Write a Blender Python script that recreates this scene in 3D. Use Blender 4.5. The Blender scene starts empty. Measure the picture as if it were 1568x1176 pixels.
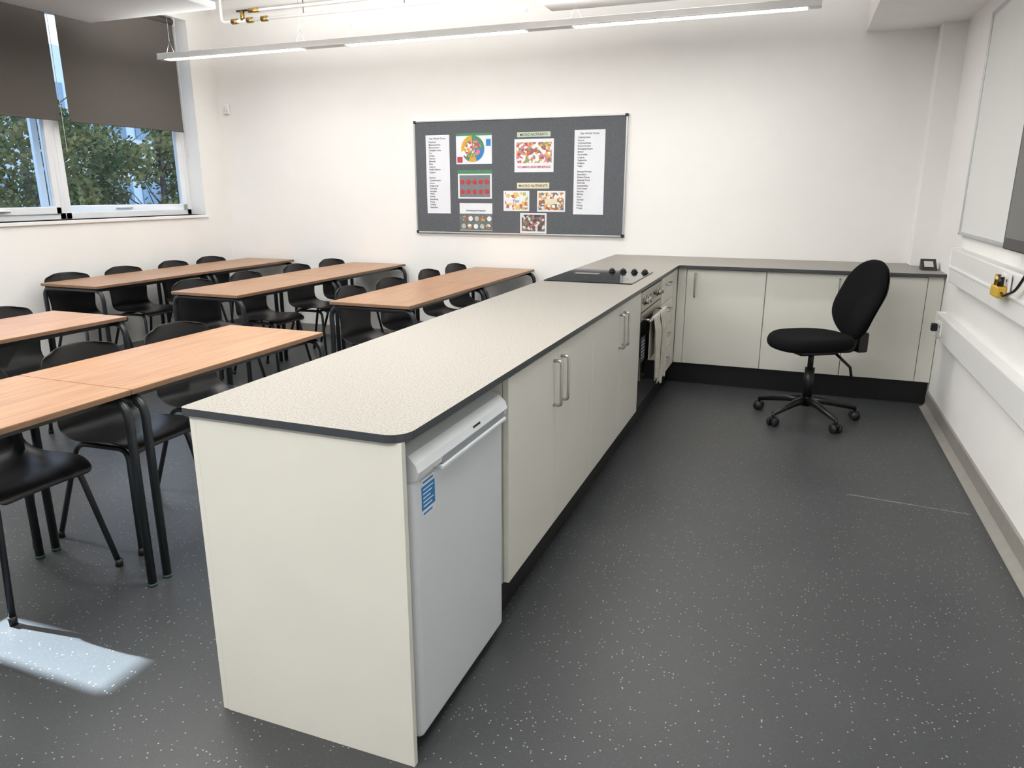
import bpy, bmesh, math, random
from mathutils import Vector, Matrix
random.seed(7)
S=bpy.context.scene
COL=S.collection
try:
    S.view_settings.view_transform='Standard'
except Exception: pass

# ------------------------------------------------------------ materials
def srgb(r,g,b):
    def f(c):
        c/=255.0
        return c/12.92 if c<=0.04045 else ((c+0.055)/1.055)**2.4
    return (f(r),f(g),f(b),1)
def mat(name,col,rough=.5,metal=0,spec=.5,noise=None,bump=None,emit=None,trans=None):
    m=bpy.data.materials.new(name); m.use_nodes=True
    nt=m.node_tree; b=nt.nodes['Principled BSDF']
    b.inputs['Base Color'].default_value=col
    b.inputs['Roughness'].default_value=rough
    b.inputs['Metallic'].default_value=metal
    b.inputs['Specular IOR Level'].default_value=spec
    tc=nt.nodes.new('ShaderNodeTexCoord')
    if noise:
        sc,amt=noise
        n=nt.nodes.new('ShaderNodeTexNoise'); n.inputs['Scale'].default_value=sc; n.inputs['Detail'].default_value=4
        nt.links.new(tc.outputs['Object'],n.inputs['Vector'])
        r=nt.nodes.new('ShaderNodeValToRGB')
        r.color_ramp.elements[0].position=.3; r.color_ramp.elements[1].position=.7
        r.color_ramp.elements[0].color=tuple(c*(1-amt) for c in col[:3])+(1,)
        r.color_ramp.elements[1].color=tuple(min(1,c*(1+amt)) for c in col[:3])+(1,)
        nt.links.new(n.outputs['Fac'],r.inputs['Fac']); nt.links.new(r.outputs['Color'],b.inputs['Base Color'])
    if bump:
        sc,st=bump
        n=nt.nodes.new('ShaderNodeTexNoise'); n.inputs['Scale'].default_value=sc
        nt.links.new(tc.outputs['Object'],n.inputs['Vector'])
        bp=nt.nodes.new('ShaderNodeBump'); bp.inputs['Strength'].default_value=st; bp.inputs['Distance'].default_value=.002
        nt.links.new(n.outputs['Fac'],bp.inputs['Height']); nt.links.new(bp.outputs['Normal'],b.inputs['Normal'])
    if emit:
        b.inputs['Emission Color'].default_value=col; b.inputs['Emission Strength'].default_value=emit
    return m

M={}
M['wall']=mat('wall_paint',srgb(239,238,236),.75,spec=.3,noise=(3,.012),bump=(250,.06))
M['ceil']=mat('ceiling_paint',srgb(235,235,233),.8,spec=.2,noise=(3,.01))
M['trimw']=mat('white_gloss_trim',srgb(236,236,236),.35,noise=(8,.01))
M['upvc']=mat('window_upvc',srgb(232,236,240),.3,noise=(8,.01))
M['trunk']=mat('trunking_plastic',srgb(228,228,226),.4,noise=(6,.015))
M['skirt']=mat('vinyl_skirting',srgb(146,143,137),.5,noise=(12,.06))
M['cream']=mat('cabinet_cream_laminate',srgb(229,228,219),.42,noise=(5,.012),bump=(300,.03))
M['creamedge']=mat('cabinet_edge',srgb(196,194,184),.5,noise=(5,.02))
M['plinth']=mat('black_plinth',srgb(16,17,19),.45,noise=(9,.2))
M['edge']=mat('worktop_edge',srgb(64,68,74),.4,noise=(20,.1))
M['chrome']=mat('brushed_chrome',srgb(190,188,184),.28,1,noise=(60,.05))
M['steel']=mat('stainless_steel',srgb(176,172,166),.32,1,noise=(80,.06))
M['blackglass']=mat('black_glass',srgb(10,11,13),.06,noise=(2,.1))
M['fridge']=mat('fridge_white_enamel',srgb(222,228,232),.28,noise=(3,.01))
M['fridgegrey']=mat('fridge_handle_recess',srgb(150,156,162),.4,noise=(5,.03))
M['blackpl']=mat('black_polypropylene',srgb(20,21,24),.38,noise=(14,.12),bump=(400,.15))
M['blackmetal']=mat('black_powdercoat',srgb(27,32,37),.35,noise=(30,.12))
M['glide']=mat('dark_green_glide',srgb(40,74,60),.5,noise=(30,.1))
M['fabric']=mat('black_fabric',srgb(17,17,19),.95,spec=.15,noise=(350,.35),bump=(500,.5))
M['blind']=mat('blind_fabric',srgb(98,94,91),.9,spec=.1,noise=(240,.06),bump=(600,.2))
M['paper']=mat('paper_white',srgb(226,229,236),.7,noise=(9,.02))
M['ink']=mat('ink',srgb(80,80,88),.8,noise=(9,.05))
M['inkred']=mat('ink_red',srgb(190,70,78),.8,noise=(9,.05))
M['labelg']=mat('paper_green',srgb(190,204,182),.7,noise=(9,.02))
M['labelc']=mat('paper_cream',srgb(220,214,186),.7,noise=(9,.02))
M['green']=mat('print_green',srgb(80,135,100),.7,noise=(30,.1))
M['yellow']=mat('yellow_plastic',srgb(206,166,50),.4,noise=(20,.08))
M['blue']=mat('sticker_blue',srgb(40,130,196),.4,noise=(20,.04))
M['brass']=mat('brass',srgb(170,140,80),.3,1,noise=(30,.1))
M['alu']=mat('aluminium_frame',srgb(196,197,198),.35,.8,noise=(20,.03))
M['wire']=mat('steel_wire',srgb(120,120,120),.5,.5,noise=(20,.03))
M['lamphouse']=mat('lamp_housing_white',srgb(214,214,214),.4,noise=(20,.02))
M['wb']=mat('whiteboard_enamel',srgb(226,228,225),.3,noise=(2,.01))
M['cloth']=mat('tea_towel',srgb(205,200,188),.9,noise=(25,.12),bump=(300,.4))
M['diff']=mat('lamp_diffuser',(1,.99,.97,1),.5,emit=6)
M['rub']=mat('castor_rubber',srgb(38,38,40),.5,noise=(20,.1))
M['dark']=mat('dark_plastic',srgb(20,20,22),.4,noise=(20,.1))
M['raft']=mat('acoustic_raft',srgb(205,208,210),.85,noise=(60,.03))
M['raft2']=mat('acoustic_raft_grey',srgb(170,168,165),.85,noise=(60,.03))
M['bld']=mat('outside_render',srgb(205,212,218),.8,noise=(1,.05))
M['bldglass']=mat('outside_glazing',srgb(120,145,165),.25,noise=(1,.25))
M['bark']=mat('bark',srgb(96,84,72),.9,noise=(12,.3))
M['ground']=mat('outside_paving',srgb(130,130,122),.9,noise=(3,.2))

def leafmat():
    m=mat('foliage',srgb(120,140,70),.8,spec=.1)
    nt=m.node_tree;b=nt.nodes['Principled BSDF']
    tc=nt.nodes.new('ShaderNodeTexCoord')
    n=nt.nodes.new('ShaderNodeTexNoise');n.inputs['Scale'].default_value=2.2;n.inputs['Detail'].default_value=6
    r=nt.nodes.new('ShaderNodeValToRGB')
    r.color_ramp.elements[0].position=.35;r.color_ramp.elements[0].color=srgb(66,82,50)
    r.color_ramp.elements[1].position=.65;r.color_ramp.elements[1].color=srgb(140,132,86)
    nt.links.new(tc.outputs['Object'],n.inputs['Vector']);nt.links.new(n.outputs['Fac'],r.inputs['Fac'])
    nt.links.new(r.outputs['Color'],b.inputs['Base Color'])
    return m
M['leaf']=leafmat()

def glassmat():
    m=bpy.data.materials.new('window_glass');m.use_nodes=True
    nt=m.node_tree;nt.nodes.clear()
    o=nt.nodes.new('ShaderNodeOutputMaterial');mx=nt.nodes.new('ShaderNodeMixShader')
    t=nt.nodes.new('ShaderNodeBsdfTransparent');t.inputs[0].default_value=(.90,.96,1,1)
    g=nt.nodes.new('ShaderNodeBsdfGlossy');g.inputs['Roughness'].default_value=.02
    f=nt.nodes.new('ShaderNodeFresnel');f.inputs[0].default_value=1.3
    nt.links.new(f.outputs[0],mx.inputs[0]);nt.links.new(t.outputs[0],mx.inputs[1]);nt.links.new(g.outputs[0],mx.inputs[2])
    nt.links.new(mx.outputs[0],o.inputs[0]);return m
M['glass']=glassmat()

def floormat():
    m=mat('speckled_safety_vinyl',srgb(70,72,75),.36,bump=(420,.1))
    nt=m.node_tree;b=nt.nodes['Principled BSDF'];L=nt.links
    tc=nt.nodes.new('ShaderNodeTexCoord')
    def speck(scale,thr,keep):
        v=nt.nodes.new('ShaderNodeTexVoronoi');v.inputs['Scale'].default_value=scale
        v.inputs['Randomness'].default_value=1
        L.new(tc.outputs['Object'],v.inputs['Vector'])
        c=nt.nodes.new('ShaderNodeMath');c.operation='LESS_THAN';c.inputs[1].default_value=thr
        L.new(v.outputs['Distance'],c.inputs[0])
        s=nt.nodes.new('ShaderNodeSeparateColor');L.new(v.outputs['Color'],s.inputs[0])
        k=nt.nodes.new('ShaderNodeMath');k.operation='GREATER_THAN';k.inputs[1].default_value=keep
        L.new(s.outputs[0],k.inputs[0])
        mu=nt.nodes.new('ShaderNodeMath');mu.operation='MULTIPLY';L.new(c.outputs[0],mu.inputs[0]);L.new(k.outputs[0],mu.inputs[1])
        return mu.outputs[0]
    a=speck(76,.18,.68); d=speck(150,.2,.5)
    n=nt.nodes.new('ShaderNodeTexNoise');n.inputs['Scale'].default_value=1.4;n.inputs['Detail'].default_value=5
    L.new(tc.outputs['Object'],n.inputs['Vector'])
    base=nt.nodes.new('ShaderNodeValToRGB')
    base.color_ramp.elements[0].position=.3;base.color_ramp.elements[0].color=srgb(60,62,65)
    base.color_ramp.elements[1].position=.75;base.color_ramp.elements[1].color=srgb(71,73,75)
    L.new(n.outputs['Fac'],base.inputs['Fac'])
    m1=nt.nodes.new('ShaderNodeMix');m1.data_type='RGBA';m1.inputs[7].default_value=srgb(92,94,96)
    L.new(d,m1.inputs[0]);L.new(base.outputs[0],m1.inputs[6])
    m2=nt.nodes.new('ShaderNodeMix');m2.data_type='RGBA';m2.inputs[7].default_value=srgb(160,161,158)
    L.new(a,m2.inputs[0]);L.new(m1.outputs[2],m2.inputs[6])
    # a faint pale scuff line on the vinyl
    sp=nt.nodes.new('ShaderNodeSeparateXYZ');L.new(tc.outputs['Object'],sp.inputs[0])
    def mth(op,a_,b_=None):
        q=nt.nodes.new('ShaderNodeMath');q.operation=op
        for i,v in enumerate((a_,b_)):
            if v is None: continue
            if isinstance(v,(int,float)): q.inputs[i].default_value=v
            else: L.new(v,q.inputs[i])
        return q.outputs[0]
    yl=mth('ADD',mth('MULTIPLY',sp.outputs[0],-.096),3.694)
    dl=mth('ABSOLUTE',mth('SUBTRACT',sp.outputs[1],yl))
    inl=mth('MULTIPLY',mth('LESS_THAN',dl,.004),mth('MULTIPLY',mth('GREATER_THAN',sp.outputs[0],.35),mth('LESS_THAN',sp.outputs[0],.87)))
    n2=nt.nodes.new('ShaderNodeTexNoise');n2.inputs['Scale'].default_value=40
    L.new(tc.outputs['Object'],n2.inputs['Vector'])
    inl=mth('MULTIPLY',inl,mth('MULTIPLY',n2.outputs['Fac'],1.0))
    m3=nt.nodes.new('ShaderNodeMix');m3.data_type='RGBA';m3.inputs[7].default_value=srgb(170,170,165)
    L.new(inl,m3.inputs[0]);L.new(m2.outputs[2],m3.inputs[6])
    L.new(m3.outputs[2],b.inputs['Base Color'])
    r=nt.nodes.new('ShaderNodeMapRange');r.inputs[3].default_value=.3;r.inputs[4].default_value=.48
    L.new(n.outputs['Fac'],r.inputs[0]);L.new(r.outputs[0],b.inputs['Roughness'])
    return m
M['floor']=floormat()

def topmat():
    m=mat('worktop_speckled_laminate',srgb(150,146,138),.45)
    nt=m.node_tree;b=nt.nodes['Principled BSDF'];L=nt.links
    tc=nt.nodes.new('ShaderNodeTexCoord')
    n=nt.nodes.new('ShaderNodeTexNoise');n.inputs['Scale'].default_value=190;n.inputs['Detail'].default_value=3
    L.new(tc.outputs['Object'],n.inputs['Vector'])
    r=nt.nodes.new('ShaderNodeValToRGB');e=r.color_ramp.elements
    e[0].position=.34;e[0].color=srgb(123,119,112);e[1].position=.66;e[1].color=srgb(160,156,148)
    x=e.new(.48);x.color=srgb(144,140,132)
    L.new(n.outputs['Fac'],r.inputs['Fac']);L.new(r.outputs['Color'],b.inputs['Base Color'])
    return m
M['top']=topmat()

def woodmat():
    m=mat('beech_laminate',srgb(190,140,98),.36)
    nt=m.node_tree;b=nt.nodes['Principled BSDF'];L=nt.links
    tc=nt.nodes.new('ShaderNodeTexCoord');mp=nt.nodes.new('ShaderNodeMapping')
    mp.inputs['Scale'].default_value=(28,1.6,28)
    L.new(tc.outputs['Object'],mp.inputs['Vector'])
    n=nt.nodes.new('ShaderNodeTexNoise');n.inputs['Scale'].default_value=2.2;n.inputs['Detail'].default_value=6;n.inputs['Distortion'].default_value=.4
    L.new(mp.outputs[0],n.inputs['Vector'])
    r=nt.nodes.new('ShaderNodeValToRGB');e=r.color_ramp.elements
    e[0].position=.3;e[0].color=srgb(148,108,76);e[1].position=.7;e[1].color=srgb(176,135,99)
    L.new(n.outputs['Fac'],r.inputs['Fac']);L.new(r.outputs['Color'],b.inputs['Base Color'])
    return m
M['wood']=woodmat()
M['woodedge']=mat('table_edge',srgb(120,92,70),.5,noise=(20,.1))
M['felt']=mat('noticeboard_felt',srgb(98,101,106),.95,spec=.1,noise=(160,.28),bump=(300,.5))

def printmat(name,cols,scale):
    m=mat(name,cols[0],.6)
    nt=m.node_tree;b=nt.nodes['Principled BSDF'];L=nt.links
    tc=nt.nodes.new('ShaderNodeTexCoord')
    v=nt.nodes.new('ShaderNodeTexVoronoi');v.inputs['Scale'].default_value=scale
    L.new(tc.outputs['Object'],v.inputs['Vector'])
    s=nt.nodes.new('ShaderNodeSeparateColor');L.new(v.outputs['Color'],s.inputs[0])
    r=nt.nodes.new('ShaderNodeValToRGB');r.color_ramp.interpolation='CONSTANT'
    e=r.color_ramp.elements
    while len(e)<len(cols): e.new(.5)
    for i,c in enumerate(cols):
        e[i].position=i/len(cols); e[i].color=c
    L.new(s.outputs[0],r.inputs['Fac']);L.new(r.outputs['Color'],b.inputs['Base Color'])
    return m
W=srgb(226,228,230)
M['p_food']=printmat('print_food',[srgb(190,80,76),srgb(214,164,90),srgb(128,156,90),W,srgb(205,130,140),srgb(150,100,116),W],45)
M['p_berry']=mat('print_grey_tray',srgb(122,124,130),.6,noise=(60,.15))
M['p_red']=mat('print_red_fruit',srgb(178,62,66),.6,noise=(90,.35))
M['p_bowl']=mat('print_dark_grey',srgb(108,114,112),.6,noise=(50,.3))
M['p_light']=mat('print_pale_food',srgb(186,186,176),.6,noise=(90,.35))
M['p_warm']=printmat('print_warm',[srgb(206,150,80),srgb(216,190,140),srgb(160,100,70),W,srgb(90,118,146)],50)
M['p_dark']=printmat('print_dark',[srgb(70,70,86),srgb(160,120,112),srgb(210,210,210),srgb(120,66,72),srgb(96,112,96)],45)
M['p_fat']=printmat('print_fats',[W,srgb(196,90,90),srgb(218,190,110),W,srgb(170,184,110)],40)

# ------------------------------------------------------------ mesh builder
class B:
    def __init__(s): s.bm=bmesh.new(); s.mats=[]
    def mi(s,m):
        m=M[m]
        if m not in s.mats: s.mats.append(m)
        return s.mats.index(m)
    def box(s,x0,x1,y0,y1,z0,z1,m,bev=0,T=None,seg=2,smooth=False):
        x0,x1=min(x0,x1),max(x0,x1);y0,y1=min(y0,y1),max(y0,y1);z0,z1=min(z0,z1),max(z0,z1)
        t=bmesh.new()
        bmesh.ops.create_cube(t,size=1)
        for v in t.verts: v.co=Vector(((v.co.x+.5)*(x1-x0)+x0,(v.co.y+.5)*(y1-y0)+y0,(v.co.z+.5)*(z1-z0)+z0))
        if bev>0: bmesh.ops.bevel(t,geom=t.edges[:],offset=bev,segments=seg,affect='EDGES',profile=.5)
        s.merge(t,m,smooth,T)
    def merge(s,t,m,smooth=False,T=None):
        i=s.mi(m);mp={}
        for v in t.verts:
            co=v.co.copy()
            if T is not None: co=T@co
            mp[v]=s.bm.verts.new(co)
        for f in t.faces:
            try: nf=s.bm.faces.new([mp[v] for v in f.verts])
            except ValueError: continue
            nf.material_index=i; nf.smooth=smooth
        t.free()
    def tube(s,pts,r,m,seg=10,T=None,cap=True,radii=None):
        pts=[Vector(p) for p in pts]
        t=bmesh.new();rings=[]
        n=None
        for k,p in enumerate(pts):
            if k==0:d=pts[1]-p
            elif k==len(pts)-1:d=p-pts[k-1]
            else:d=(pts[k+1]-p).normalized()+(p-pts[k-1]).normalized()
            d.normalize()
            if n is None:
                a=Vector((0,0,1)) if abs(d.z)<.9 else Vector((1,0,0))
                n=d.cross(a).normalized()
            else:
                n=(n-d*n.dot(d)).normalized()
            b=d.cross(n)
            rr=radii[k] if radii else r
            rings.append([t.verts.new(p+(n*math.cos(2*math.pi*j/seg)+b*math.sin(2*math.pi*j/seg))*rr) for j in range(seg)])
        for k in range(len(rings)-1):
            for j in range(seg):
                t.faces.new([rings[k][j],rings[k][(j+1)%seg],rings[k+1][(j+1)%seg],rings[k+1][j]])
        if cap:
            t.faces.new(rings[0][::-1]);t.faces.new(rings[-1])
        bmesh.ops.recalc_face_normals(t,faces=t.faces[:])
        s.merge(t,m,True,T)
    def cyl(s,p0,p1,r,m,seg=20,r2=None,T=None):
        s.tube([p0,p1],r,m,seg,T,radii=[r,r2 if r2 is not None else r])
    def disc(s,x,y,z,r,m,n=20):
        t=bmesh.new();t.faces.new([t.verts.new((x+r*math.cos(2*math.pi*k/n),y,z+r*math.sin(2*math.pi*k/n))) for k in range(n)]);s.merge(t,m)
    def poly(s,pts,z0,z1,m,mside=None):
        t=bmesh.new()
        lo=[t.verts.new((x,y,z0)) for x,y in pts];hi=[t.verts.new((x,y,z1)) for x,y in pts]
        t.faces.new(hi);t.faces.new(lo[::-1])
        s.merge(t,m)
        t=bmesh.new()
        lo=[t.verts.new((x,y,z0)) for x,y in pts];hi=[t.verts.new((x,y,z1)) for x,y in pts]
        n=len(pts)
        for i in range(n): t.faces.new([lo[i],lo[(i+1)%n],hi[(i+1)%n],hi[i]])
        s.merge(t,mside or m)
    def grid(s,P,m,T=None,smooth=True):
        t=bmesh.new();V=[[t.verts.new(p) for p in row] for row in P]
        for i in range(len(V)-1):
            for j in range(len(V[0])-1):
                t.faces.new([V[i][j],V[i][j+1],V[i+1][j+1],V[i+1][j]])
        s.merge(t,m,smooth,T)
    def mesh(s,name):
        me=bpy.data.meshes.new(name)
        bmesh.ops.recalc_face_normals(s.bm,faces=s.bm.faces[:])
        s.bm.to_mesh(me);s.bm.free()
        for m in s.mats: me.materials.append(m)
        return me
    def obj(s,name,parent=None,loc=None,rot=None):
        o=bpy.data.objects.new(name,s.mesh(name));COL.objects.link(o)
        if parent: o.parent=parent
        if loc: o.location=loc
        if rot: o.rotation_euler=rot
        return o
def empty(name,loc=(0,0,0),rot=(0,0,0)):
    o=bpy.data.objects.new(name,None);COL.objects.link(o);o.location=loc;o.rotation_euler=rot;o.empty_display_size=.1
    return o
def inst(me,name,parent,loc=(0,0,0)):
    o=bpy.data.objects.new(name,me);COL.objects.link(o);o.parent=parent;o.location=loc;return o
def fillet(pts,r,n=6):
    pts=[Vector(p) for p in pts];out=[pts[0]]
    for i in range(1,len(pts)-1):
        a,b,c=pts[i-1],pts[i],pts[i+1]
        d1=(a-b);d2=(c-b);rr=min(r,d1.length*.45,d2.length*.45)
        p=b+d1.normalized()*rr;q=b+d2.normalized()*rr
        for k in range(n+1):
            t=k/n; out.append(p*(1-t)**2+b*2*t*(1-t)+q*t*t)
    out.append(pts[-1]);return out

XW=.95;XL=-5.55;YB=6.2;YF=-3.4;ZC=3.2
# ------------------------------------------------------------ room
b=B();b.box(XL-.3,XW+.15,YF-.15,YB+.15,-.1,0,'floor');b.obj('floor')
b=B();b.box(XL-.3,XW+.15,YF-.15,YB+.15,ZC,ZC+.1,'ceil');b.obj('ceiling')
b=B();b.box(XL-.3,XW+.15,YB,YB+.15,0,ZC,'wall');b.obj('wall_back')
b=B();b.box(XW,XW+.15,YF,YB,0,ZC,'wall');b.obj('wall_right')
b=B();b.box(XL-.3,XW+.15,YF-.15,YF,0,ZC,'wall');b.obj('wall_front')
Z0,Z1=1.2,2.98
WA=(3.3,5.88);WB=(.2,3.0)  # second opening is out of view, added to let the sun slit in
b=B()
b.box(XL-.3,XL,YF,YB,0,Z0,'wall');b.box(XL-.3,XL,YF,YB,Z1,ZC,'wall')
b.box(XL-.3,XL,WA[1],YB,Z0,Z1,'wall');b.box(XL-.3,XL,WB[1],WA[0],Z0,Z1,'wall');b.box(XL-.3,XL,YF,WB[0],Z0,Z1,'wall')
b.obj('wall_left')
b=B();b.box(.34,XW,YF,YB,2.53,ZC,'wall');b.obj('trim_bulkhead')
b=B();b.box(.80,XW,6.02,YB,.906,2.53,'wall');b.obj('trim_pipe_boxing')
def skirt(name,x0,x1,y0,y1):
    b=B();b.box(x0,x1,y0,y1,0,.1,'skirt',.004);b.obj(name)
skirt('baseboard_back',XL,-1.5,YB-.014,YB);skirt('baseboard_left',XL,XL+.014,YF,YB-.014)
b=B()
b.box(XW-.014,XW,YF,5.49,0,.11,'skirt',.004)
b.grid([[(XW-.05,YF,.001),(XW-.05,5.47,.001)],[(XW-.03,YF,.006),(XW-.03,5.47,.006)],[(XW-.014,YF,.03),(XW-.014,5.47,.03)]],'skirt')
b.obj('baseboard_right')
for i,(a,c) in enumerate((WA,WB)):
    b=B();b.box(XL-.22,XL+.02,a-.02,c+.02,Z0-.028,Z0,'trimw',.004);b.obj('trim_%d'%(i+1))

# windows
def window(name,y0,y1,mulls=(),opened=None):
    e=empty(name)
    b=B();X0,X1=XL-.25,XL-.18;f=.055
    z0,z1=Z0,Z1
    b.box(X0,X1,y0,y0+f,z0,z1,'upvc',.004);b.box(X0,X1,y1-f,y1,z0,z1,'upvc',.004)
    b.box(X0,X1,y0,y1,z0,z0+f,'upvc',.004);b.box(X0,X1,y0,y1,z1-f,z1,'upvc',.004)
    for m_ in mulls: b.box(X0,X1,m_-.03,m_+.03,z0,z1,'upvc',.004)
    b.obj('outer_frame',e)
    g=.05
    ys=[y0+f-.01]+[v for m_ in mulls for v in (m_-.02,m_+.02)]+[y1-f+.01]
    for k in range(0,len(ys),2):
        a,c=ys[k],ys[k+1]
        piv=empty('sash_%d'%(k//2+1),(X1-.02,c,0));piv.parent=e
        w=c-a
        b=B();A0,A1=-.03,.035
        b.box(A0,A1,-w,-w+g,z0+f-.01,z1-f,'upvc',.006);b.box(A0,A1,-g,0,z0+f-.01,z1-f,'upvc',.006)
        b.box(A0,A1,-w,0,z0+f-.01,z0+f+g,'upvc',.006);b.box(A0,A1,-w,0,z1-f-g,z1-f,'upvc',.006)
        b.box(.035,.05,-w/2-.05,-w/2+.07,z0+f+.012,z0+f+.03,'trimw',.004)
        b.box(.05,.062,-w/2-.05,-w/2+.10,z0+f+.014,z0+f+.028,'chrome',.004)
        b.obj('sash_frame',piv)
        b=B();b.box(-.004,.004,-w+g-.01,-g+.01,z0+f+g-.01,z1-f-g+.01,'glass');b.obj('pane',piv)
        if opened is not None and k//2==opened: piv.rotation_euler=(0,0,math.radians(-18))
    return e
window('window_1',WA[0],4.49)
window('window_2',4.49,WA[1],(),0)
window('added_window_3',WB[0],1.75)  # this window and the next are unseen, added for the sun slit
window('added_window_4',1.75,WB[1])

def blind(y0,y1,zb):
    b=B();x=XL-.045
    b.box(x-.001,x+.001,y0,y1,zb,Z1-.05,'blind')
    b.box(x-.008,x+.008,y0,y1,zb-.012,zb+.012,'blind',.005)
    b.cyl((x-.01,y0,Z1-.035),(x-.01,y1,Z1-.035),.03,'blind',20)
    b.box(x-.04,x+.03,y0-.008,y0,Z1-.075,Z1,'trimw',.003);b.box(x-.04,x+.03,y1,y1+.008,Z1-.075,Z1,'trimw',.003)
    if zb>1.5: b.tube([(x+.02,y1+.003,Z1-.04),(x+.02,y1+.003,zb-.25)],.0025,'trimw',6)
    b.obj('roller_blind')
blind(3.35,4.46,1.985);blind(4.545,5.75,1.985)
blind(.22,1.295,1.22);blind(1.445,2.98,1.22)  # unseen blinds, added so the gap between them cuts the sun patch

b=B();b.box(XL+.08,XL+.15,YB-.03,YB,2.17,2.27,'trimw',.012,seg=3);b.cyl((XL+.115,YB-.03,2.215),(XL+.115,YB-.045,2.21),.024,'trunk',20,r2=.014);b.obj('motion_sensor')

# ------------------------------------------------------------ worktop (L-shape)
def arc(cx,cy,r,a0,a1,n=8):
    return [(cx+r*math.cos(math.radians(a0+(a1-a0)*k/n)),cy+r*math.sin(math.radians(a0+(a1-a0)*k/n))) for k in range(n+1)]
HT=.905;HU=.885
xL,xR,yN,yI=-1.425,-.778,1.345,5.455
pts=arc(xL+.015,yN+.015,.015,180,270,4)+arc(xR-.055,yN+.055,.055,270,360)+arc(xR+.03,yI-.03,.03,180,90,5)+[(XW-.002,yI),(XW-.002,6.015),(.795,6.015),(.795,YB-.002),(xL,YB-.002)]
b=B()
b.poly(pts,HU,HT,'top','edge')
b.box(-1.41,-.775,5.4535,5.4555,HT,HT+.0004,'creamedge')
b.obj('worktop')

def bow(b,axis,c,L,out,m='chrome',r=.006,h=.03):
    c=Vector(c);out=Vector(out);ax=Vector(axis)
    p=[c-ax*L/2,c-ax*L/2+out*h,c+ax*L/2+out*h,c+ax*L/2]
    b.tube(fillet(p,.018,5),r,m,8)
e=empty('peninsula_cabinets')
FX=-.79
CT=HU-.0005
b=B();b.box(-1.39,FX,1.358,1.376,0,CT,'cream',.001);b.obj('end_panel',e)
b=B();b.box(-1.41,-1.392,1.36,6.19,0,CT,'cream',.001);b.obj('rear_panel',e)
b=B()
b.box(-1.39,FX-.022,2.025,4.12,.16,CT,'cream');b.box(-1.39,FX-.022,4.80,5.45,.16,CT,'cream')
b.obj('carcass',e)
b=B();b.box(-1.30,FX-.055,2.03,5.5,0,.16,'plinth');b.obj('plinth',e)
doors=[(2.028,2.533),(2.537,3.055),(3.06,3.615),(3.62,4.125)]
b=B()
for a,c in doors: b.box(FX-.02,FX,a,c,.165,.874,'cream',.0015)
b.obj('doors',e)
b=B()
for y in (2.49,2.58,3.575,3.665): bow(b,(0,0,1),(FX,y,.745),.17,(1,0,0))
b.obj('door_handles',e)
b=B()
zs=[(.165,.338),(.343,.516),(.521,.694),(.699,.874)]
for a,c in zs: b.box(FX-.02,FX,4.80,5.30,a,c,'cream',.0015)
b.box(FX-.02,FX,5.305,5.49,.165,CT,'cream')
b.obj('drawers',e)
b=B()
for a,c in zs: bow(b,(0,1,0),(FX,5.045,c-.055),.16,(1,0,0))
b.obj('drawer_handles',e)

e=empty('wall_base_cabinets')
FY=5.50
b=B();b.box(-.785,XW-.01,FY+.021,YB-.01,.16,CT,'cream');b.obj('carcass',e)
b=B();b.box(-.84,XW-.003,FY+.055,FY+.09,0,.16,'plinth');b.obj('plinth',e)
b=B()
for a,c in [(-.722,-.168),(-.162,.372),(.378,.85)]: b.box(a,c,FY,FY+.02,.165,.874,'cream',.0015)
b.box(-.787,-.726,FY,FY+.02,.165,CT,'cream');b.box(.854,XW-.004,FY,FY+.02,.165,CT,'cream')
b.obj('doors',e)
b=B()
for x in (-.66,.315): bow(b,(0,0,1),(x,FY,.76),.17,(0,-1,0))
b.obj('door_handles',e)

# ------------------------------------------------------------ fridge
e=empty('undercounter_fridge')
y0,y1=1.412,1.99
b=B()
b.box(-1.32,-.862,y0,y1,.03,.81,'fridge',.008)
b.box(-1.33,-.858,y0-.002,y1+.002,.81,.845,'fridge',.009,seg=3)
for x in (-1.25,-.92):
    for y in (y0+.05,y1-.05): b.cyl((x,y,0),(x,y,.032),.018,'dark',14)
b.box(-.9,-.87,y0+.01,y1-.01,.012,.03,'dark')
b.obj('body',e)
b=B()
b.box(-.856,-.795,y0,y1,.035,.765,'fridge',.018,seg=5,smooth=False)
prof=[(-.858,.768),(-.797,.768),(-.782,.776),(-.779,.792),(-.786,.812),(-.806,.832),(-.835,.843),(-.858,.845)]
t=bmesh.new()
A=[t.verts.new((x,y0,z)) for x,z in prof];C=[t.verts.new((x,y1,z)) for x,z in prof]
t.faces.new(A);t.faces.new(C[::-1])
for i in range(len(prof)): t.faces.new([A[i],A[(i+1)%len(prof)],C[(i+1)%len(prof)],C[i]])
b.merge(t,'fridge')
b.box(-.800,-.7785,y0+.13,y1-.03,.770,.792,'fridgegrey',.002)
b.box(-.80,-.774,y0+.12,y1-.02,.757,.770,'fridge',.004)
b.obj('door',e)
b=B()
b.box(-.7955,-.7942,y0+.04,y0+.11,.655,.757,'paper')
b.box(-.7943,-.7937,y0+.04,y0+.11,.675,.738,'blue')
for k in range(5):
    zz=.727-k*.011; b.box(-.7938,-.7933,y0+.048,y0+.102-(k%3)*.008,zz,zz+.003,'paper')
b.box(-.7943,-.7937,y0+.048,y0+.102,.745,.750,'blue');b.box(-.7943,-.7937,y0+.048,y0+.095,.662,.667,'blue')
b.obj('energy_sticker',e)
b=B();
for k in range(4): b.box(-.7865,-.7815,y0+.33+k*.012,y0+.339+k*.012,.803,.808,'dark')
b.obj('badge',e)

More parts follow.
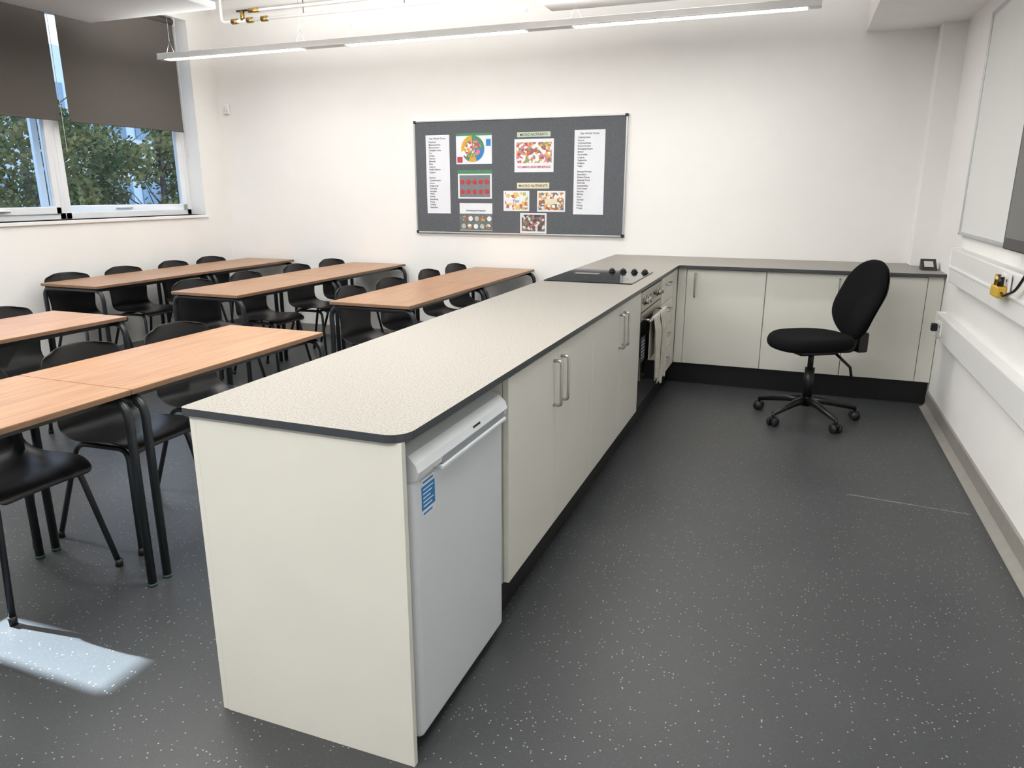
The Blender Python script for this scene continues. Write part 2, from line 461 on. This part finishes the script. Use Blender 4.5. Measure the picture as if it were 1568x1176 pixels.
# ------------------------------------------------------------ oven
e=empty('built_in_oven')
y0,y1=4.13,4.79
b=B()
b.box(-1.19,FX-.021,y0,y1,.19,.872,'dark')
b.box(FX-.02,FX+.004,y0,y1,.755,.872,'steel',.003)
b.box(FX-.02,FX+.002,y0,y1,.175,.75,'blackglass',.004)
b.box(FX+.001,FX+.0045,y0,y1,.70,.75,'steel',.001)
b.box(FX+.003,FX+.006,y0+.24,y1-.24,.79,.835,'blackglass',.001)
b.obj('body',e)
b=B()
for y in (y0+.08,y0+.16,y1-.16,y1-.08):
    b.cyl((FX+.004,y,.812),(FX+.008,y,.812),.026,'steel',24);b.cyl((FX+.008,y,.812),(FX+.03,y,.812),.019,'steel',24,r2=.016)
b.obj('knobs',e)
b=B()
b.tube([(FX+.045,y0+.05,.70),(FX+.045,y1-.05,.70)],.009,'chrome',12)
for y in (y0+.09,y1-.09): b.tube([(FX,y,.70),(FX+.045,y,.70)],.007,'chrome',10)
b.obj('door_handle',e)
b=B()
b.box(FX+.002,FX+.0035,y0+.04,y0+.16,.45,.60,'ink');
for k in range(6): b.box(FX+.0034,FX+.004,y0+.05,y0+.145,.47+k*.02,.474+k*.02,'paper')
b.obj('label',e)
def towel(ya,yb,zf,zr,ph):
    P=[]
    rows=[]
    n=10
    for k in range(n+1): rows.append((.034,zr+(.70-zr)*k/n))
    for k in range(1,6):
        a=math.pi*k/6; rows.append((.046-.012*math.cos(a),.70+.013*math.sin(a)))
    for k in range(n+5): rows.append((.058,.70-(.70-zf)*k/(n+4)))
    N=22
    for x,z in rows:
        r=[]
        drop=max(0,.70-z)
        for j in range(N+1):
            u=j/N
            amp=.011*min(1,drop/.08)
            pinch=1-.28*min(1,drop/.4)*(1 if x>.05 else .3)
            yy=(ya+yb)/2+(u-.5)*(yb-ya)*pinch
            off=amp*math.sin(u*13+ph+drop*3)+(.008*math.sin(u*29+ph) if x>.05 else 0)*min(1,drop/.08)
            if x<.04: off=-abs(off)*.3
            else: off=abs(off)*1.3
            r.append((FX+x+off,yy,z-(.02*math.sin(u*5+ph) if z==zf else 0)))
        P.append(r)
    b=B();b.grid(P,'cloth');o=b.obj('tea_towel')
    s=o.modifiers.new('s','SOLIDIFY');s.thickness=.002
    o.modifiers.new('u','SUBSURF').render_levels=1
towel(4.25,4.46,.33,.45,0.4);towel(4.47,4.70,.26,.38,2.1)

# ------------------------------------------------------------ hob
e=empty('ceramic_hob')
b=B();b.box(-1.405,-.865,4.2,4.88,HT+.0005,HT+.007,'blackglass',.002);b.obj('glass_plate',e)
b=B();h=HT+.007
for x in (-1.12,-1.045,-.97,-.90):
    b.cyl((x,4.78,h),(x,4.78,h+.005),.024,'dark',24);b.cyl((x,4.78,h+.005),(x,4.78,h+.02),.019,'dark',24,r2=.016)
    b.box(x-.004,x+.004,4.765,4.795,h+.02,h+.025,'dark',.001)
b.obj('knobs',e)
b=B()
for (x,y,r) in ((-1.27,4.36,.09),(-1.0,4.37,.075),(-1.27,4.66,.075)):
    P=[[(x+rr*math.cos(a*math.pi/24),y+rr*math.sin(a*math.pi/24),h+.0003) for a in range(49)] for rr in (r,r+.0025)]
    b.grid(P,'ink',smooth=False)
for k in range(4): b.box(-1.33,-1.17,4.60+k*.018,4.605+k*.018,h+.0001,h+.0004,'creamedge')
b.obj('ring_marks',e)

e=empty('desktop_power_socket')
b=B()
prof=[(5.68,HT+.0005),(5.80,HT+.0005),(5.80,.975)]
t=bmesh.new();A=[t.verts.new((.83,y,z)) for y,z in prof];C=[t.verts.new((.925,y,z)) for y,z in prof]
t.faces.new(A);t.faces.new(C[::-1])
for i in range(3): t.faces.new([A[i],A[(i+1)%3],C[(i+1)%3],C[i]])
b.merge(t,'dark');b.obj('wedge',e)
b=B();T=Matrix.Translation((.877,5.742,.9405))@Matrix.Rotation(math.atan2(.0695,.12),4,'X')
b.box(-.028,.028,-.03,.035,0,.004,'creamedge',.001,T=T);b.obj('faceplate',e)

# ------------------------------------------------------------ student tables
L=1.15;Wd=.575;ZT=.755
def table_meshes():
    b=B()
    b.box(0,Wd,.001,L-.001,ZT-.02,ZT-.0015,'woodedge',.002)
    b.box(.001,Wd-.001,.002,L-.002,ZT-.0015,ZT,'wood')
    top=b.mesh('table_top')
    b=B();r=.016
    for y in (.035,L-.035):
        p=[(-.012,y,.012),(-.012,y,ZT-.037),(Wd+.012,y,ZT-.037),(Wd+.012,y,.012)]
        b.tube(fillet(p,.075,8),r,'blackmetal',12)
        for x in (-.012,Wd+.012): b.cyl((x,y,0),(x,y,.012),.0172,'glide',12)
    for x in (.07,Wd-.07):
        b.box(x-.012,x+.012,.035,L-.035,ZT-.05,ZT-.021,'blackmetal')
    fr=b.mesh('table_frame');return top,fr
TT,TF=table_meshes()
def table(x,y):
    e=empty('classroom_table',(x,y,0));inst(TT,'top',e);inst(TF,'frame',e)
cols={'N':-2.725,'U':-4.03,'V':-5.315}
for y in (.68,1.83): table(cols['N'],y);table(cols['U'],y)
for c in 'NUV':
    for y in (3.86,5.01): table(cols[c],y)

# ------------------------------------------------------------ student chairs
def chair_meshes():
    prof=[(.205,.418,.165),(.2,.44,.185),(.13,.452,.2),(.04,.444,.205),(-.06,.438,.205),(-.13,.445,.2),(-.175,.475,.19),(-.197,.53,.185),(-.212,.60,.192),(-.228,.67,.2),(-.243,.735,.2),(-.253,.782,.185),(-.258,.806,.13)]
    P=[]
    for i,(x,z,w) in enumerate(prof):
        row=[]
        for j in range(11):
            u=-1+2*j/10
            bk=max(0,min(1,(z-.46)/.15)) if x<-.12 else 0
            dz=.014*u*u*(1-bk) if x<.19 else -.004*u*u
            dx=.045*u*u*bk
            row.append((x+dx,u*w,z+dz-(.02*u**4 if z>.80 else 0)))
        P.append(row)
    b=B();b.grid(P,'blackpl');sh=b.mesh('chair_shell')
    b=B();r=.011
    for s in (-1,1):
        p=[(.215,s*.215,.012),(.15,s*.155,.425),(-.12,s*.155,.422),(-.235,s*.205,.012)]
        b.tube(fillet(p,.05,6),r,'blackmetal',10)
        for q in (p[0],p[3]): b.cyl((q[0],q[1],0),(q[0],q[1],.03),.014,'dark',10)
    for x in (.11,-.09): b.tube([(x,-.155,.424),(x,.155,.424)],r*.9,'blackmetal',8)
    fr=b.mesh('chair_frame');return sh,fr
CS,CF=chair_meshes()
def chair(x,y,rz=0):
    e=empty('school_chair',(x,y,0),(0,0,math.radians(rz)))
    o=inst(CS,'shell',e);s=o.modifiers.new('s','SOLIDIFY');s.thickness=.007;s.offset=0
    u=o.modifiers.new('u','SUBSURF');u.levels=1;u.render_levels=2
    inst(CF,'frame',e)
OX=.13
for y,rz in ((1.645,0),(2.17,2),(2.68,-3),(.97,2)): chair(cols['N']+OX,y,rz)
for y in (1.6,2.16,2.72): chair(cols['U']+OX,y,random.uniform(-5,5))
for y in (4.13,4.71,5.36,5.88): chair(cols['U']+OX,y,random.uniform(-5,5))
for y in (4.22,4.74,5.38,5.88): chair(cols['N']+OX,y,random.uniform(-5,5))
for y in (4.12,4.66,5.22,5.68): chair(cols['V']+OX+.02,y,random.uniform(-4,4))

# ------------------------------------------------------------ office chair
e=empty('office_chair',(.165,4.9,0),(0,0,math.radians(212)))
b=B()
for k in range(5):
    a=math.radians(72*k+20);c,s=math.cos(a),math.sin(a)
    b.tube([(.03*c,.03*s,.125),(.12*c,.12*s,.118),(.31*c,.31*s,.078)],.02,'dark',10,radii=[.028,.023,.014])
    cx,cy=.31*c,.31*s
    b.cyl((cx,cy,.05),(cx,cy,.085),.01,'dark',10)
    tx,ty=-s,c
    for q in (-1,1):
        ox,oy=cx+q*tx*.012,cy+q*ty*.012
        b.cyl((ox,oy,.028),(ox+q*tx*.016,oy+q*ty*.016,.028),.028,'rub',20)
    b.box(-.026,.026,-.012,.012,.035,.058,'dark',.006,T=Matrix.Translation((cx,cy,0))@Matrix.Rotation(a,4,'Z'))
b.cyl((0,0,.09),(0,0,.15),.036,'dark',24)
b.obj('star_base',e)
b=B();b.cyl((0,0,.14),(0,0,.34),.03,'dark',20);b.cyl((0,0,.34),(0,0,.44),.018,'blackmetal',16);b.obj('gas_lift',e)
b=B()
b.box(-.15,.12,-.07,.07,.43,.475,'dark',.012)
b.tube([(.0,-.06,.45),(.02,-.2,.445),(.03,-.26,.435)],.006,'dark',8)
b.tube([(-.12,.08,.44),(-.2,.12,.36),(-.215,.125,.29)],.009,'dark',8)
b.tube(fillet([(-.1,0,.45),(-.29,0,.445),(-.335,0,.52),(-.345,0,.75)],.06,6),.022,'dark',10)
b.box(-.37,-.30,-.045,.045,.43,.56,'dark',.012)
b.obj('mechanism',e)
def pad(name,hw,hd,z0,z1,n=2.6):
    P=[];N=36
    prof=[(0,z0),(.80,z0),(.95,z0+.012),(1.0,z0+(z1-z0)*.5),(.96,z1-.014),(.86,z1),(.5,z1-.008),(0,z1-.012)]
    for s,z in prof:
        r=[]
        for j in range(N+1):
            a=2*math.pi*j/N;c,sn=math.cos(a),math.sin(a)
            x=hd*s*math.copysign(abs(c)**(2/n),c);y=hw*s*math.copysign(abs(sn)**(2/n),sn)
            zz=z-(.025*max(0,(x/hd))**3)
            r.append((x+.0,y,zz))
        P.append(r)
    b=B();b.grid(P,'fabric');o=b.obj(name,e);return o
o=pad('seat',.24,.25,.475,.565);o.location=(.02,0,0)
o.modifiers.new('u','SUBSURF').render_levels=1
def backrest():
    # closed cushion: superellipse outline rings, front & back faces
    N=40
    def outline(s):
        r=[]
        for j in range(N+1):
            a=2*math.pi*j/N
            c,sn=math.cos(a),math.sin(a)
            y=math.copysign(abs(c)**(2/2.5),c)*s; v=math.copysign(abs(sn)**(2/2.5),sn)*s
            w=.205*(1-.28*max(0,-v)**1.6-.10*max(0,v)**2)
            r.append((y*w,v))
        return r
    def xb(v): # v -1..1
        t=(v+1)/2
        return -.265-.11*t+.035*math.sin(min(1,t/.6)*math.pi)
    for nm,m_,layers in (('backrest','fabric',[(0,.022),(.5,.024),(.85,.02),(.96,.008),(1,-.012),(.97,-.03),(.6,-.032),(0,-.032)]),
                         ('back_shell','dark',[(0,-.034),(.9,-.034),(.93,-.04),(.88,-.052),(.5,-.058),(0,-.058)])):
        P=[]
        for s,off in layers:
            row=[]
            for y,v in outline(s):
                row.append((xb(v)+off+.9*y*y,y,.765+v*.255))
            P.append(row)
        b=B();b.grid(P,m_);o=b.obj(nm,e)
        u=o.modifiers.new('u','SUBSURF');u.levels=1;u.render_levels=1
backrest()

# ------------------------------------------------------------ noticeboard
bx0,bx1,bz0,bz1=-3.33,-1.36,1.05,2.04
e=empty('noticeboard')
b=B();b.box(bx0+.01,bx1-.01,YB-.018,YB-.002,bz0+.01,bz1-.01,'felt');b.obj('felt_panel',e)
b=B();w=.014
b.box(bx0,bx1,YB-.024,YB-.001,bz0,bz0+w,'alu',.003);b.box(bx0,bx1,YB-.024,YB-.001,bz1-w,bz1,'alu',.003)
b.box(bx0,bx0+w,YB-.024,YB-.001,bz0,bz1,'alu',.003);b.box(bx1-w,bx1,YB-.024,YB-.001,bz0,bz1,'alu',.003)
for x in (bx0,bx1-.022):
    for z in (bz0,bz1-.022): b.box(x-.002,x+.024,YB-.027,YB-.001,z-.002,z+.024,'dark',.004)
b.obj('frame',e)
def bc(x,y):
    X=bx0+(x-634.5)/(959-634.5)*(bx1-bx0)
    yt=186-.039*(x-632);yb=357+.019*(x-640)
    return X,bz1-(y-yt)/(yb-yt)*(bz1-bz0)
def text(parent,s,x,z,size,m,y,align='LEFT'):
    c=bpy.data.curves.new('lettering','FONT');c.body=s;c.size=size;c.align_x=align;c.space_line=1.0
    c.materials.append(M[m]);c.extrude=.0002;c.offset=.0003
    o=bpy.data.objects.new('lettering',c);COL.objects.link(o);o.parent=parent;o.location=(x,y,z);o.rotation_euler=(math.pi/2,0,0)
YP=YB-.0185
def poster(name,px,parts=(),base='paper'):
    x0,y0,x1,y1=px
    X0,Zt=bc(x0,y0);X1,_=bc(x1,y0);_,Zb=bc(x0,y1)
    e=empty(name)
    b=B();b.box(X0,X1,YP-.0012,YP,Zb,Zt,base)
    b.obj('sheet',e)
    for k,(u0,v0,u1,v1,m_) in enumerate(parts):
        b=B();b.box(X0+(X1-X0)*u0,X0+(X1-X0)*u1,YP-.0022-.0004*k,YP-.001,Zt-(Zt-Zb)*v1,Zt-(Zt-Zb)*v0,m_);b.obj('print_%d'%(k+1),e)
    return e,X0,X1,Zb,Zt
def wordlist(px,words,gap):
    e,X0,X1,Zb,Zt=poster('keyword_list_poster',px)
    n=len(words)
    text(e,'Key Words Terms',(X0+X1)/2,Zt-.035,.021,'ink',YP-.002,'CENTER')
    st=(Zt-Zb-.09)/n
    for i,wd in enumerate(words):
        if wd: text(e,wd,X0+.03,Zt-.065-i*st,.019,'inkred' if wd in('Fats','Sugars') else 'ink',YP-.002)
wordlist((654,207,693,326),['Nutrients','Macronutrients','Micronutrient','Complex Carbs','Fats','Protein','Vitamins','Minerals','Fibre','Calcium','Health Balance','Hygiene','','Bacteria','Contamination','Knives','Bridge hold','Claw grip','Saucepan','Whisk','Boiling','Simmering','Frying','Grilling','Seasoning'],1)
wordlist((885,198,928.5,327),['Carbohydrate','Source','Carbohydrates','Environmental','Packaging Impact','Ethical','Food miles','Organic','Vegetarian','Religion','Vegan','','Primary Process','Secondary','Reduce Reuse','Seasonal Food','Fairtrade','Sustainability','Food waste','Recycle','Market','Farm','Harvest','Dairy','Fishing','Forage'],1)
e,X0,X1,Zb,Zt=poster('healthy_plate_poster',(704,204,761,250),((.0,0,1,.08,'green'),(.03,.76,.18,.95,'inkred'),(.84,.2,.97,.42,'blue')))
cx,cz,r=(X0+X1)/2-.01,(Zb+Zt)/2,.112
cl=['green','yellow','p_food','green','yellow','blue']
ang=[0,95,190,225,250,290,360]
b=B()
def wedge(a0,a1,r,m_,yy):
    n=10
    pr=[(cx,cz)]+[(cx+r*math.cos(math.radians(a0+(a1-a0)*q/n)),cz+r*math.sin(math.radians(a0+(a1-a0)*q/n))) for q in range(n+1)]
    t=bmesh.new();t.faces.new([t.verts.new((x,yy,z)) for x,z in pr]);b.merge(t,m_)
for k in range(6):
    wedge(ang[k],ang[k+1],r,cl[k],YP-.0036)
    wedge(ang[k]+10,ang[k+1]-10,r*.7,'p_food',YP-.0040)
b.obj('plate_chart',e)
e,X0,X1,Zb,Zt=poster('fruit_poster',(706,259,760.5,303),((.0,0,1,.13,'green'),(.05,.18,.95,.95,'p_berry')))
b=B()
for i in range(5):
    for j in range(2): b.disc(X0+(X1-X0)*(.14+.18*i),YP-.0036,Zb+(Zt-Zb)*(.24+.34*j),.022,'p_red')
b.obj('fruit_prints',e)
e,X0,X1,Zb,Zt=poster('food_storage_poster',(708,310,761,353),((.0,.38,1,.98,'p_bowl'),))
text(e,'Food Storage and Preparation',(X0+X1)/2,Zt-.07,.016,'ink',YP-.003,'CENTER')
b=B()
for i in range(5):
    for j in range(2): b.disc(X0+(X1-X0)*(.12+.19*i+.03*j),YP-.0036,Zb+(Zt-Zb)*(.16+.28*j),.022,('p_light','p_warm','paper')[(i+j)%3])
b.obj('bowl_prints',e)
e,X0,X1,Zb,Zt=poster('micronutrients_label',(800,201.5,850,209),(),'labelg');text(e,'MICRO NUTRIENTS',(X0+X1)/2,Zb+.010,.029,'ink',YP-.002,'CENTER')
e,X0,X1,Zb,Zt=poster('vitamins_poster',(796,212,855,262),((.05,.1,.95,.72,'p_food'),));text(e,'VITAMINS AND MINERALS',(X0+X1)/2,Zb+.035,.026,'inkred',YP-.003,'CENTER')
e,X0,X1,Zb,Zt=poster('macronutrients_label',(800,278,849,287),(),'labelc');text(e,'MACRO NUTRIENTS',(X0+X1)/2,Zb+.014,.029,'ink',YP-.002,'CENTER')
e,X0,X1,Zb,Zt=poster('fats_poster',(779,290.5,819,322),((.06,.08,.94,.92,'p_fat'),(.3,.36,.7,.62,'paper')));text(e,'Fats',(X0+X1)/2,(Zb+Zt)/2-.012,.035,'ink',YP-.0035,'CENTER')
poster('carbohydrates_poster',(831,290.5,873,323),((.05,.08,.95,.92,'p_warm'),(.28,.38,.72,.62,'labelc')))
poster('proteins_poster',(805,325,845.5,357),((.06,.08,.94,.9,'p_dark'),))

# ------------------------------------------------------------ right wall things
e=empty('whiteboard')
b=B();b.box(XW-.018,XW-.002,2.0,5.18,1.185,2.40,'wb');b.obj('panel',e)
b=B()
for a in ((2.0,5.18,1.175,1.195),(2.0,5.18,2.39,2.41)): b.box(XW-.026,XW-.001,a[0],a[1],a[2],a[3],'alu',.003)
b.box(XW-.026,XW-.001,5.16,5.18,1.175,2.41,'alu',.003);b.box(XW-.026,XW-.001,2.0,2.02,1.175,2.41,'alu',.003)
b.obj('frame',e)
e=empty('wall_display_screen')
b=B();b.box(XW-.095,XW-.03,2.0,3.80,1.19,2.25,'dark',.006);b.obj('housing',e)
b=B();b.box(XW-.097,XW-.094,2.03,3.77,1.24,2.22,'blackglass');b.obj('glass',e)
b=B();b.box(XW-.06,XW,YF,5.1,.90,1.10,'trunk',.008);b.box(XW-.066,XW-.058,YF,5.1,.985,1.0,'trimw',.003);b.box(XW-.064,XW-.001,5.085,5.10,.895,1.105,'trimw',.004);b.obj('trim_upper_trunking')
b=B();b.box(XW-.055,XW,YF,5.3,.53,.68,'trunk',.008);b.box(XW-.058,XW-.001,5.28,5.3,.525,.685,'trimw',.004);b.obj('trim_dado_trunking')
def sock(y,z,x):
    e=empty('wall_socket')
    b=B();b.box(x-.01,x,y-.073,y+.073,z-.043,z+.043,'trimw',.003);b.obj('plate',e)
    b=B()
    for q in (-.035,.035):
        b.box(x-.0115,x-.0095,y+q-.004,y+q+.004,z+.008,z+.02,'dark');b.box(x-.0115,x-.0095,y+q-.016,y+q-.008,z-.016,z-.011,'dark');b.box(x-.0115,x-.0095,y+q+.008,y+q+.016,z-.016,z-.011,'dark')
        b.box(x-.014,x-.009,y+q*.5-.006,y+q*.5+.006,z+.022,z+.036,'trimw',.001)
    b.obj('pins_and_switches',e)
sock(5.12,.605,XW-.055);sock(3.75,1.045,XW-.066)
e=empty('black_plug')
b=B();b.box(XW-.10,XW-.0665,5.135,5.175,.58,.63,'dark',.008,seg=3);b.obj('body',e)
e=empty('yellow_plug')
b=B();b.box(XW-.115,XW-.076,3.68,3.80,.985,1.035,'yellow',.008,seg=3);b.box(XW-.09,XW-.076,3.80,3.86,.975,1.045,'yellow',.006);b.obj('body',e)
b=B();b.tube(fillet([(XW-.095,3.69,1.01),(XW-.10,3.64,1.0),(XW-.09,3.5,1.04),(XW-.08,3.4,1.14)],.04,5),.006,'dark',8)
b.cyl((XW-.10,3.70,1.035),(XW-.10,3.70,1.075),.012,'dark',12);b.cyl((XW-.10,3.76,1.035),(XW-.10,3.76,1.08),.012,'brass',12)
b.obj('cable',e)

# ------------------------------------------------------------ pendant lights
def pendant(y,z,down,up):
    e=empty('linear_pendant_light')
    b=B()
    b.box(-5.12,.02,y-.033,y+.033,z+.004,z+.05,'lamphouse',.004)
    b.box(-5.12,.02,y-.04,y+.04,z+.0,z+.008,'lamphouse',.002)
    b.obj('housing',e)
    b=B()
    segs=((-5.04,-3.68),(-3.28,-1.85),(-1.51,-.06))
    for a,c in segs: b.box(a,c,y-.034,y+.034,z-.004,z+.001,'diff')
    b.obj('diffusers',e)
    b=B()
    for x in (-5.0,-3.7,-3.25,-1.85,-1.5,-.1):
        b.tube([(x,y,z+.14),(x,y,ZC)],.001,'wire',5)
        b.tube([(x-.04,y,z+.05),(x,y,z+.14)],.001,'wire',5);b.tube([(x+.04,y,z+.05),(x,y,z+.14)],.001,'wire',5)
    b.obj('suspension_wires',e)
    lst=[((a+c)/2,c-a,down,0) for a,c in segs]+[(-2.55,5.0,up,1)]
    for cx,sz,en,u in lst:
        l=bpy.data.lights.new('lamp','AREA');l.shape='RECTANGLE';l.size=sz;l.size_y=.06;l.energy=en;l.color=(1,.987,.96)
        o=bpy.data.objects.new('lamp',l);COL.objects.link(o);o.parent=e;o.location=(cx,y,z+(.056 if u else -.007));o.rotation_euler=(math.pi if u else 0,0,0)
pendant(5.09,2.49,11,62);pendant(2.3,2.49,26,90);pendant(-.5,2.49,25,90)

b=B();b.box(-5.47,-4.19,3.3,4.76,2.74,2.79,'raft',.006)
for x in (-5.3,-4.4):
    for y in (3.5,4.6): b.tube([(x,y,2.79),(x,y,ZC)],.002,'wire',5)
b.obj('ceiling_raft')
b=B();b.box(-1.82,-.35,4.0,5.55,2.70,2.75,'raft2',.006)
for x in (-1.6,-.5):
    for y in (4.2,5.4): b.tube([(x,y,2.75),(x,y,ZC)],.002,'wire',5)
b.obj('ceiling_raft')
e=empty('ceiling_pipework')
b=B()
b.tube([(-4.75,5.85,2.92),(.3,5.85,2.92)],.014,'trimw',12);b.tube([(-4.6,5.75,2.97),(.3,5.75,2.97)],.011,'trimw',12)
b.tube(fillet([(-4.75,5.85,2.92),(-5.1,5.85,2.92),(-5.1,5.85,ZC)],.05,5),.014,'trimw',12)
for x in (-4.2,-3.2,-2.2,-1.0): b.tube([(x,5.85,2.92),(x,5.85,ZC)],.004,'wire',6)
b.obj('pipes',e)
b=B()
for x in (-4.95,-4.78,-4.62): b.cyl((x-.03,5.85,2.92),(x+.03,5.85,2.92),.024,'brass',12)
b.cyl((-4.86,5.85,2.92),(-4.86,5.85,3.0),.02,'brass',12);b.box(-4.92,-4.80,5.84,5.86,2.995,3.01,'dark',.003);b.cyl((-4.7,5.75,2.97),(-4.6,5.75,2.97),.02,'brass',12)
b.obj('valves',e)

# ------------------------------------------------------------ outside
b=B();b.box(-40,XL-.32,-25,30,-.4,-.3,'ground');b.obj('outside_ground')
b=B();b.box(-19,-16,-8,24,-.3,4.6,'bld')
for zz in (.6,2.7):
    for k in range(18): b.box(-16.02,-15.96,-6+k*1.6,-4.7+k*1.6,zz,zz+1.1,'bldglass')
b.obj('outside_building')
for (tx,ty,sd) in ((-10.5,7.6,1),(-10.2,9.8,2),(-11.2,5.9,3),(-11,12,4),(-12.5,8.4,5),(-13,11,6)):
    random.seed(sd)
    e=empty('garden_tree',(tx,ty,-.3))
    b=B();b.tube([(0,0,0),(.05,.03,1.2),(0,.1,2.3),(.1,0,3.3)],.05,'bark',8,radii=[.07,.055,.04,.015])
    for k in range(14):
        a=random.uniform(0,6.28);z=random.uniform(.7,2.6);l=random.uniform(.5,1.0)
        b.tube([(0,.05,z),(l*math.cos(a)*.5,l*math.sin(a)*.5,z+.25),(l*math.cos(a),l*math.sin(a),z+.6)],.02,'bark',5,radii=[.02,.012,.005])
    b.obj('trunk',e)
    b=B();t=bmesh.new()
    cl=[(Vector((random.uniform(-.9,.9),random.uniform(-.9,.9),random.uniform(.7,2.9))),random.uniform(.3,.6)) for q in range(16)]
    for k in range(5600):
        cc,rr=random.choice(cl)
        dd=Vector((random.gauss(0,1),random.gauss(0,1),random.gauss(0,1))).normalized()*rr*random.random()**.4
        c=cc+dd
        s=random.uniform(.03,.06)
        d=Vector((random.uniform(-1,1),random.uniform(-1,1),random.uniform(-1,1))).normalized()
        n=d.orthogonal().normalized()
        t.faces.new([t.verts.new(c+d*s),t.verts.new(c+n*s*.6),t.verts.new(c-d*s),t.verts.new(c-n*s*.6)])
    b.merge(t,'leaf');b.obj('leaves',e)

# ------------------------------------------------------------ light: sky + low sun through the added, unseen blind gap
w=bpy.data.worlds.new('World');S.world=w;w.use_nodes=True
nt=w.node_tree;bg=nt.nodes['Background']
tc=nt.nodes.new('ShaderNodeTexCoord');sp=nt.nodes.new('ShaderNodeSeparateXYZ');rp=nt.nodes.new('ShaderNodeValToRGB')
rp.color_ramp.elements[0].position=0;rp.color_ramp.elements[0].color=(.88,.94,1,1)
rp.color_ramp.elements[1].position=.7;rp.color_ramp.elements[1].color=(.42,.62,1,1)
nt.links.new(tc.outputs['Generated'],sp.inputs[0]);nt.links.new(sp.outputs[2],rp.inputs[0])
nt.links.new(rp.outputs[0],bg.inputs[0]);bg.inputs[1].default_value=2.6
d=Vector((-1,0,.73)).normalized()
l=bpy.data.lights.new('sun_beam','SPOT');l.energy=420000;l.spot_size=math.radians(3.2);l.spot_blend=.2;l.shadow_soft_size=.13;l.color=(.95,.985,1)
o=bpy.data.objects.new('sun_beam',l);COL.objects.link(o)
tgt=Vector((-2.04,1.37,0));o.location=tgt+d*30
tg=Vector((XL,1.37,2.45));o.rotation_euler=(tg-o.location).to_track_quat('-Z','Y').to_euler()

# ------------------------------------------------------------ camera
cam=bpy.data.cameras.new('camera');cam.sensor_width=36;cam.lens=36*1110/1568
o=bpy.data.objects.new('camera',cam);COL.objects.link(o)
o.location=(0,0,1.44);o.rotation_euler=(math.radians(90-15),0,math.radians(21))
cam.clip_start=.02;cam.clip_end=200
S.camera=o
